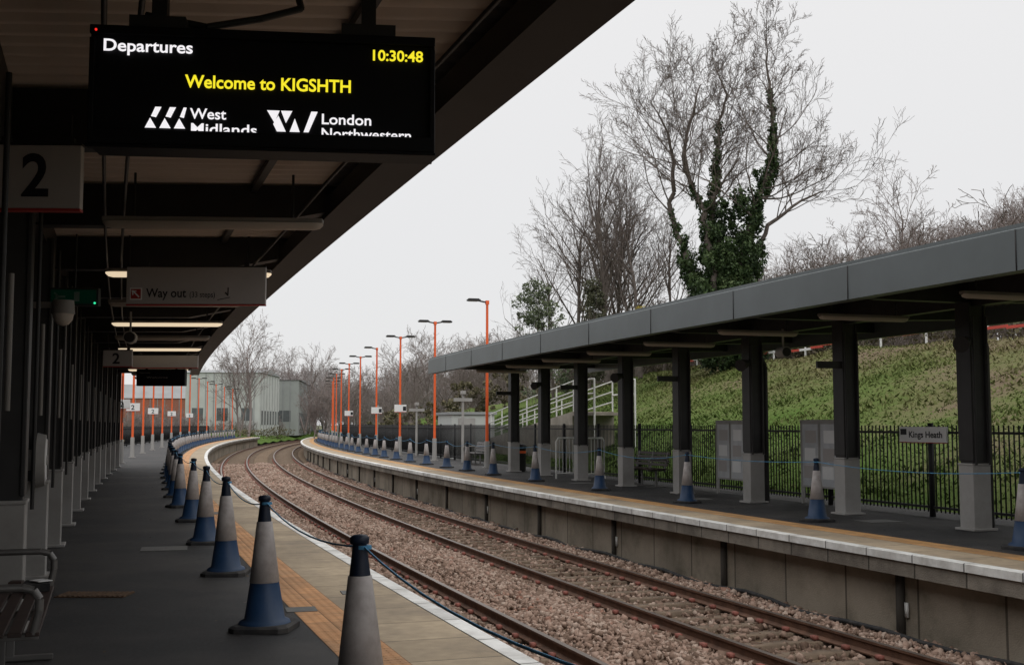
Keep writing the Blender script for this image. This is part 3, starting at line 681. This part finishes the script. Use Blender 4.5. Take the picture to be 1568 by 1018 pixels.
guides=[[(-.4,0,4.3),(-1.22,.2,7.9),(-2.1,.4,10.6),(-2.5,.5,12.2),(-2.3,.3,14.1),(-2.75,.4,15.9),(-3.4,.2,17.0)],
 [(-.2,-.3,4.3),(-.6,-.4,9.2),(-1.07,-.5,11.6),(-1.84,-.6,13.2),(-2.0,-.7,14.7),(-1.5,-.5,16.2),(-1.1,-.4,17.7)],
 [(0,.2,4.3),(-.1,.3,8.5),(-.46,.5,11.6),(-.15,.8,14.4),(.06,.9,16.2),(.3,1.,17.6),(0,1.1,18.8)],
 [(.3,-.2,4.3),(.6,-.3,8.5),(1.5,-.4,12.2),(2.45,-.2,14.1),(2.4,0,16.5),(2.3,.1,18.4),(2.15,0,20.0)],
 [(.5,.3,4.3),(1.2,.8,8.6),(2.4,1.2,11.2),(4.1,1.6,12.5),(5.2,1.8,13.0)]]
segs=[];stempts=[]
for gi,gd in enumerate(guides):
    pts=[Vector(a) for a in gd]; fine=[]
    for a,b in zip(pts[:-1],pts[1:]):
        m=max(1,int((b-a).length/.45))
        fine+=[a.lerp(b,t/m)+Vector((random.gauss(0,.05),random.gauss(0,.05),0)) for t in range(m)]
    fine.append(pts[-1]); nF=len(fine)
    for i in range(nF-1):
        r0=.20*(1-i/nF)**.8+.02; r1=.20*(1-(i+1)/nF)**.8+.02
        a,b=fine[i],fine[i+1]; segs.append((a.x,a.y,a.z,b.x,b.y,b.z,r0,r1)); stempts.append((gi,b,r1))
        if b.z>11.2:
            for _ in range(1+(random.random()<.75)):
                d=(b-a).normalized(); u=d.orthogonal().normalized(); az=random.uniform(0,6.28); u=u*math.cos(az)+d.cross(u)*math.sin(az)
                an=rad(random.uniform(35,70)); L=random.uniform(1.8,4.2)*(1-.4*max(0,(b.z-14))/7)
                grow(segs,b,d*math.cos(an)+u*math.sin(an),L,max(.016,r1*.38),1,4,pr)
e=empty('ivy_clad_tree',(10.1,55.5,0))
npobj('branches',treemesh('hero',segs,[m_bark,m_twig]),e)
def leaves(name,cent,radii,counts,size,m,parent,flat=1.,seed=3):
    r=np.random.default_rng(seed); C=[];T=[]
    for (c,rd,n) in zip(cent,radii,counts):
        v=r.normal(size=(n,3)); v/=np.linalg.norm(v,axis=1)[:,None]; rr=r.uniform(.25,1,n)**.6
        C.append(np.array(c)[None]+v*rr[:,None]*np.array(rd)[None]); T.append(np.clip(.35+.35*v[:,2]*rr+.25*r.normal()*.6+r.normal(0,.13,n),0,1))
    C=np.concatenate(C);T=np.concatenate(T);n=len(C)
    a=r.normal(size=(n,3)); a/=np.linalg.norm(a,axis=1)[:,None]; b=r.normal(size=(n,3)); b-=a*(a*b).sum(1)[:,None]; b/=np.linalg.norm(b,axis=1)[:,None]
    sz=size*r.uniform(.6,1.3,n)[:,None]
    V=np.stack([C-a*sz*.5,C+b*sz*.35,C+a*sz*.6,C-b*sz*.35],1).reshape(-1,3)
    return npobj(name,npmesh(name,V,np.arange(n*4).reshape(-1,4),[m],rnd=np.repeat(T,4)),parent)
cent=[];rd=[];cn=[]
lim={0:(11.9,.16),1:(13.0,.20),2:(16.0,.24),3:(17.6,.22),4:(10.6,.35)}
rs=np.random.default_rng(5)
for gi,b,r1 in stempts:
    top,w=lim[gi]
    if b.z<top:
        low=float(np.clip((11.0-b.z)/3,0,1)); up=float(np.clip((top-b.z)/4,.25,1))
        for _ in range(4):
            q=w*(1+1.3*low); c=(b.x+rs.normal(0,q*.8)*up,b.y+rs.normal(0,q*.8)*up,b.z+rs.normal(0,.25)); sr=rs.uniform(.12,.34)*(1+.7*low)*(.6+.4*up)
            cent.append(c);rd.append((sr,sr,sr*1.6));cn.append(int(100*(1+1.3*low)*up))
for _ in range(105):
    z=4.8+7.6*rs.random()**1.1; hw=2.3-.23*(z-5.5) if z>5.5 else 2.1; c=(rs.uniform(-hw,hw)+.25+(z-8)*.12,rs.uniform(-1.1,1.1),z); sr=rs.uniform(.2,.52)
    cent.append(c);rd.append((sr,sr,sr*1.3));cn.append(150)
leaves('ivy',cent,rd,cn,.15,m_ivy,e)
VAR=[treemesh('tv%d'%i,std_tree(12,20+i,.009,4,(20,46),c=(2.0,1.35,1.1,1.0)),[m_bark,m_twig]) for i in range(3)]
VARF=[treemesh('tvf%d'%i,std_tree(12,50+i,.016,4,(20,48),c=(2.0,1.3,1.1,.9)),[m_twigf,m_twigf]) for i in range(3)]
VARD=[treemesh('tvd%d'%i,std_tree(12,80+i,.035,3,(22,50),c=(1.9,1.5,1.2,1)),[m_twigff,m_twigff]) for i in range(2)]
def shrubsegs(seed,H=3.,rm=.008,k=8):
    random.seed(seed); segs=[]; pr=dict(n=[6,4,3,2],c=[1.5,1.1,1.0],st=[1,0,0],w=[.16,.2,.22,.25],t=[.03,.02,.02,.0],a=(25,60),rm=rm)
    for _ in range(k):
        a=random.uniform(0,6.28); t=random.uniform(.1,.8)
        grow(segs,Vector((random.gauss(0,.5),random.gauss(0,.5),0)),Vector((math.cos(a)*t,math.sin(a)*t,1)).normalized(),H*random.uniform(.6,1.),.025,0,3,pr)
    return segs
SHR=[treemesh('shr%d'%i,shrubsegs(100+i),[m_bark,m_twig]) for i in range(3)]
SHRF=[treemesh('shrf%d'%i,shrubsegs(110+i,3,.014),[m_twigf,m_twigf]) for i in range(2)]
random.seed(2)
def inst(name,me,loc,sc_=1.,parent=None,sxy=None):
    ob=bpy.data.objects.new(name,me); link(ob,parent); ob.location=loc; k=sxy or sc_; ob.scale=(k,k,sc_); ob.rotation_euler=(0,0,random.uniform(0,6.28)); return ob
for x,y,z,s_ in((5.4,66,3.8,.92),(3.9,69,3.5,.82),(7.0,64,4.,.80),(2.6,74,3.2,.66),(6.2,71,4.,.85),(4.9,75,3.6,.80),(8.8,68,4.2,.66),(7.8,73,4.2,.74),(14.2,62,4.5,.40),(16.5,64,4.6,.36),(18.5,70,5,.50),(12.8,72,5,.55)):
    inst('bare_tree',VAR[random.randrange(3)],(x,y,z),s_)
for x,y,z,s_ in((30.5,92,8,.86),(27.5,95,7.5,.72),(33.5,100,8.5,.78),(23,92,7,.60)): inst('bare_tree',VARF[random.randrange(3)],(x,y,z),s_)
ew=empty('distant_woodland')
for i in range(100):
    t=random.random(); y=100+random.uniform(0,35); x=(.19+.30*t)*y
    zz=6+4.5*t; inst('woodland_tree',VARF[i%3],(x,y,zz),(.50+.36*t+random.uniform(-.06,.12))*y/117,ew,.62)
ed=empty('distant_tree_line')
for i in range(130):
    x=-62+random.uniform(0,1)*100; y=210+random.uniform(0,60); s_=random.uniform(.55,.95)
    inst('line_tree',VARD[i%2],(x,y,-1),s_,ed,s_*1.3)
for i in range(34):
    x=-22+random.uniform(0,1)*24; y=125+random.uniform(0,40); s_=random.uniform(.42,.72)
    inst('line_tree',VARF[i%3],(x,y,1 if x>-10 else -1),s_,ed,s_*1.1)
inst('bare_tree',VARF[1],(-33.5,150,0),1.0); inst('bare_tree',VARF[0],(-36,156,0),.8); inst('bare_tree',VARF[2],(-36,205,0),1.0)
eu=empty('undergrowth')
for i in range(110):
    s=random.uniform(15,95); o=random.uniform(27,36); p=P(s,o,float(bankz(s,o))-.1); inst('thicket',SHR[i%3],p,random.uniform(.8,1.7),eu)
for i in range(70):
    s=random.uniform(30,110); o=random.uniform(36,60); p=P(s,o,float(bankz(s,o))-.1); inst('thicket',SHRF[i%2],p,random.uniform(1.2,2.4),eu)
cent=[];rd=[];cn=[]
for i in range(170):
    s=random.uniform(15,110); o=random.uniform(26,36); z=float(bankz(s,o)); h=random.uniform(.4,1.7); cent.append(tuple(P(s,o,z+h*.5)));rd.append((random.uniform(.6,1.5),random.uniform(.6,1.5),h));cn.append(150)
leaves('bramble',cent,rd,cn,.16,m_scrub,eu,seed=9)
def bush(name,x,y,z,parts,m,n,size,seed,stem=True,dens=60):
    e=empty(name,(x,y,z)); c=[];r=[];k=[]; rr=np.random.default_rng(seed)
    for (w,h,z0) in parts:
        for _ in range(n):
            u=rr.uniform(-1,1,3); zz=z0+h*(u[2]*.5+.5); ww=w*math.sqrt(max(.08,1-(u[2]*.95)**2)); c.append((u[0]*ww,u[1]*ww,zz)); q=rr.uniform(.15,.45); r.append((q,q,q)); k.append(dens)
    leaves('foliage',c,r,k,size,m,e,seed=seed)
    if stem: npobj('stems',SHR[seed%3],e).scale=(.6,.6,max(p[1]+p[2] for p in parts)/3.4)
bush('evergreen_shrub',1.2,60,2.6,[(1.5,5.2,.4),(.9,2.2,4.)],m_shrub,50,.13,21,dens=42)
bush('evergreen_shrub',2.9,62,3.,[(1.2,3.,.2)],m_shrub,26,.14,22,dens=45)
bush('conifer_tree',4.2,60,3.6,[(.9,3.2,.2),(.55,2.4,2.8)],attrmat('conifer_leaf',[(.06,.065,.04),(.10,.105,.065),(.14,.14,.08)]),45,.12,23)
bush('gorse_bush',6.4,58,4.8,[(1.0,2.3,.2)],m_gorse,34,.13,24); bush('gorse_bush',7.6,59,4.7,[(.9,1.9,.2)],m_gorse,22,.13,25)
bush('evergreen_shrub',15.5,62,4.8,[(1.9,3.8,.2)],m_scrub,44,.16,26)
bush('evergreen_shrub',18.5,64,4.8,[(1.6,3.6,.2)],m_shrub,40,.15,27,dens=40)
for i,(x,y,z) in enumerate(((-9,92,0),(-6,100,1),(-13,118,-.5),(-3,88,2.2),(0,84,2.8),(-16,140,-1),(-7.5,84,.2))): bush('hedge_bush',x,y,z,[(2.2,2.4,0)],m_scrub,24,.22,30+i)
eh=empty('lineside_scrub')
for i in range(60):
    s=random.uniform(120,230); o=random.uniform(-12,-3) if s>152 else random.uniform(-16,-7.5); inst('scrub',SHRF[i%2],P(s,o,0),random.uniform(.4,1.1),eh)
cent=[];rd=[];cn=[]
for i in range(110):
    s=random.uniform(70,230); o=random.uniform(-12,-7.2) if s<152 else random.uniform(-9,-1.5); cent.append(tuple(P(s,o,.3)));rd.append((1.2,1.2,random.uniform(.5,1.4)));cn.append(120)
leaves('scrub_leaves',cent,rd,cn,.22,m_scrub,eh,seed=12)
# ---------------------------------------------------------------- buildings
def house(name,loc,rz,L,Wd,H,roof,mw,mr,wins):
    e=empty(name,loc,rz); mb=MB(); mb.box((0,0,H/2),(L,Wd,H),0)
    vs=[(-L/2-.2,-Wd/2-.2,H+.01),(L/2+.2,-Wd/2-.2,H+.01),(L/2+.2,Wd/2+.2,H+.01),(-L/2-.2,Wd/2+.2,H+.01),(-L/2-.2,0,H+roof),(L/2+.2,0,H+roof)]
    mb.add(vs,[(0,1,5,4),(2,3,4,5),(0,4,3),(1,2,5)],1)
    for k in range(wins):
        x=-L/2+L*(k+.5)/wins; mb.box((x,-Wd/2-.01,H*.35),(L/wins*.45,.04,H*.2),2)
    for k in range(int(L/1.2)):   # cladding ribs on the gable
        mb.box((-L/2+.6+k*1.2,-Wd/2-.04,H*.5),(.10,.06,H-.2),1)
    for k in range(int(Wd/2.5)):
        y=-Wd/2+1.2+k*2.5; mb.box((L/2+.02,y,H/2),(.06,.12,H-.3),1); mb.box((L/2+.01,y+1.2,H*.3),(.04,1.1,H*.22),2)
    mb.obj('walls_and_roof',[mw,mr,m_glass],e)
house('warehouse',(-43.6,185,-.3),rad(2),11,18,9.6,.8,m_bldw,m_roofg,3)
house('warehouse',(-46.0,225,-.3),rad(6),14,50,9.4,.8,m_bldg,m_roofg,3)
house('brick_house',(-62,205,0),rad(10),14,9,6,2.5,m_brick,m_roofg,4)
house('industrial_unit',(-27,270,0),rad(5),16,10,6.5,1.5,m_bldg,m_roofg,4)
# ---------------------------------------------------------------- world, sun, camera
w=bpy.data.worlds.new('World'); sc.world=w; w.use_nodes=True; nt=w.node_tree; L=nt.links; bg=nt.nodes['Background']
sky=N(nt,'ShaderNodeTexSky',sky_type='NISHITA'); sky.sun_disc=False; sky.sun_elevation=rad(38); sky.sun_rotation=rad(150)
mu=N(nt,'ShaderNodeMix',data_type='RGBA',blend_type='MULTIPLY'); mu.inputs[0].default_value=1; mu.inputs[7].default_value=(.10,.10,.10,1); L.new(sky.outputs[0],mu.inputs[6])
# overcast cloud layer, brighter towards the zenith
tc=N(nt,'ShaderNodeTexCoord'); sx=N(nt,'ShaderNodeSeparateXYZ'); L.new(tc.outputs['Generated'],sx.inputs[0])
rp=N(nt,'ShaderNodeValToRGB'); e=rp.color_ramp.elements; e[0].position=0.; e[0].color=(.80,.798,.805,1); e[1].position=1.; e[1].color=(1.95,1.93,1.9,1)
k=e.new(.38); k.color=(.88,.872,.872,1); L.new(sx.outputs[2],rp.inputs[0])
mx=N(nt,'ShaderNodeMix',data_type='RGBA'); mx.inputs[0].default_value=.95; L.new(mu.outputs[2],mx.inputs[6]); L.new(rp.outputs[0],mx.inputs[7])
L.new(mx.outputs[2],bg.inputs[0]); bg.inputs[1].default_value=1.
sd=bpy.data.lights.new('sun','SUN'); sd.energy=.6; sd.angle=rad(30); sd.color=(1,.96,.9); so=bpy.data.objects.new('sun',sd); link(so); so.rotation_euler=(rad(52),0,rad(30))
cd=bpy.data.cameras.new('camera'); cd.lens=41.33; cd.sensor_width=36; cd.clip_end=5000; cd.clip_start=.05
co=bpy.data.objects.new('camera',cd); link(co); co.location=(0,0,1.53); co.rotation_euler=(rad(94.48),0,0); sc.camera=co
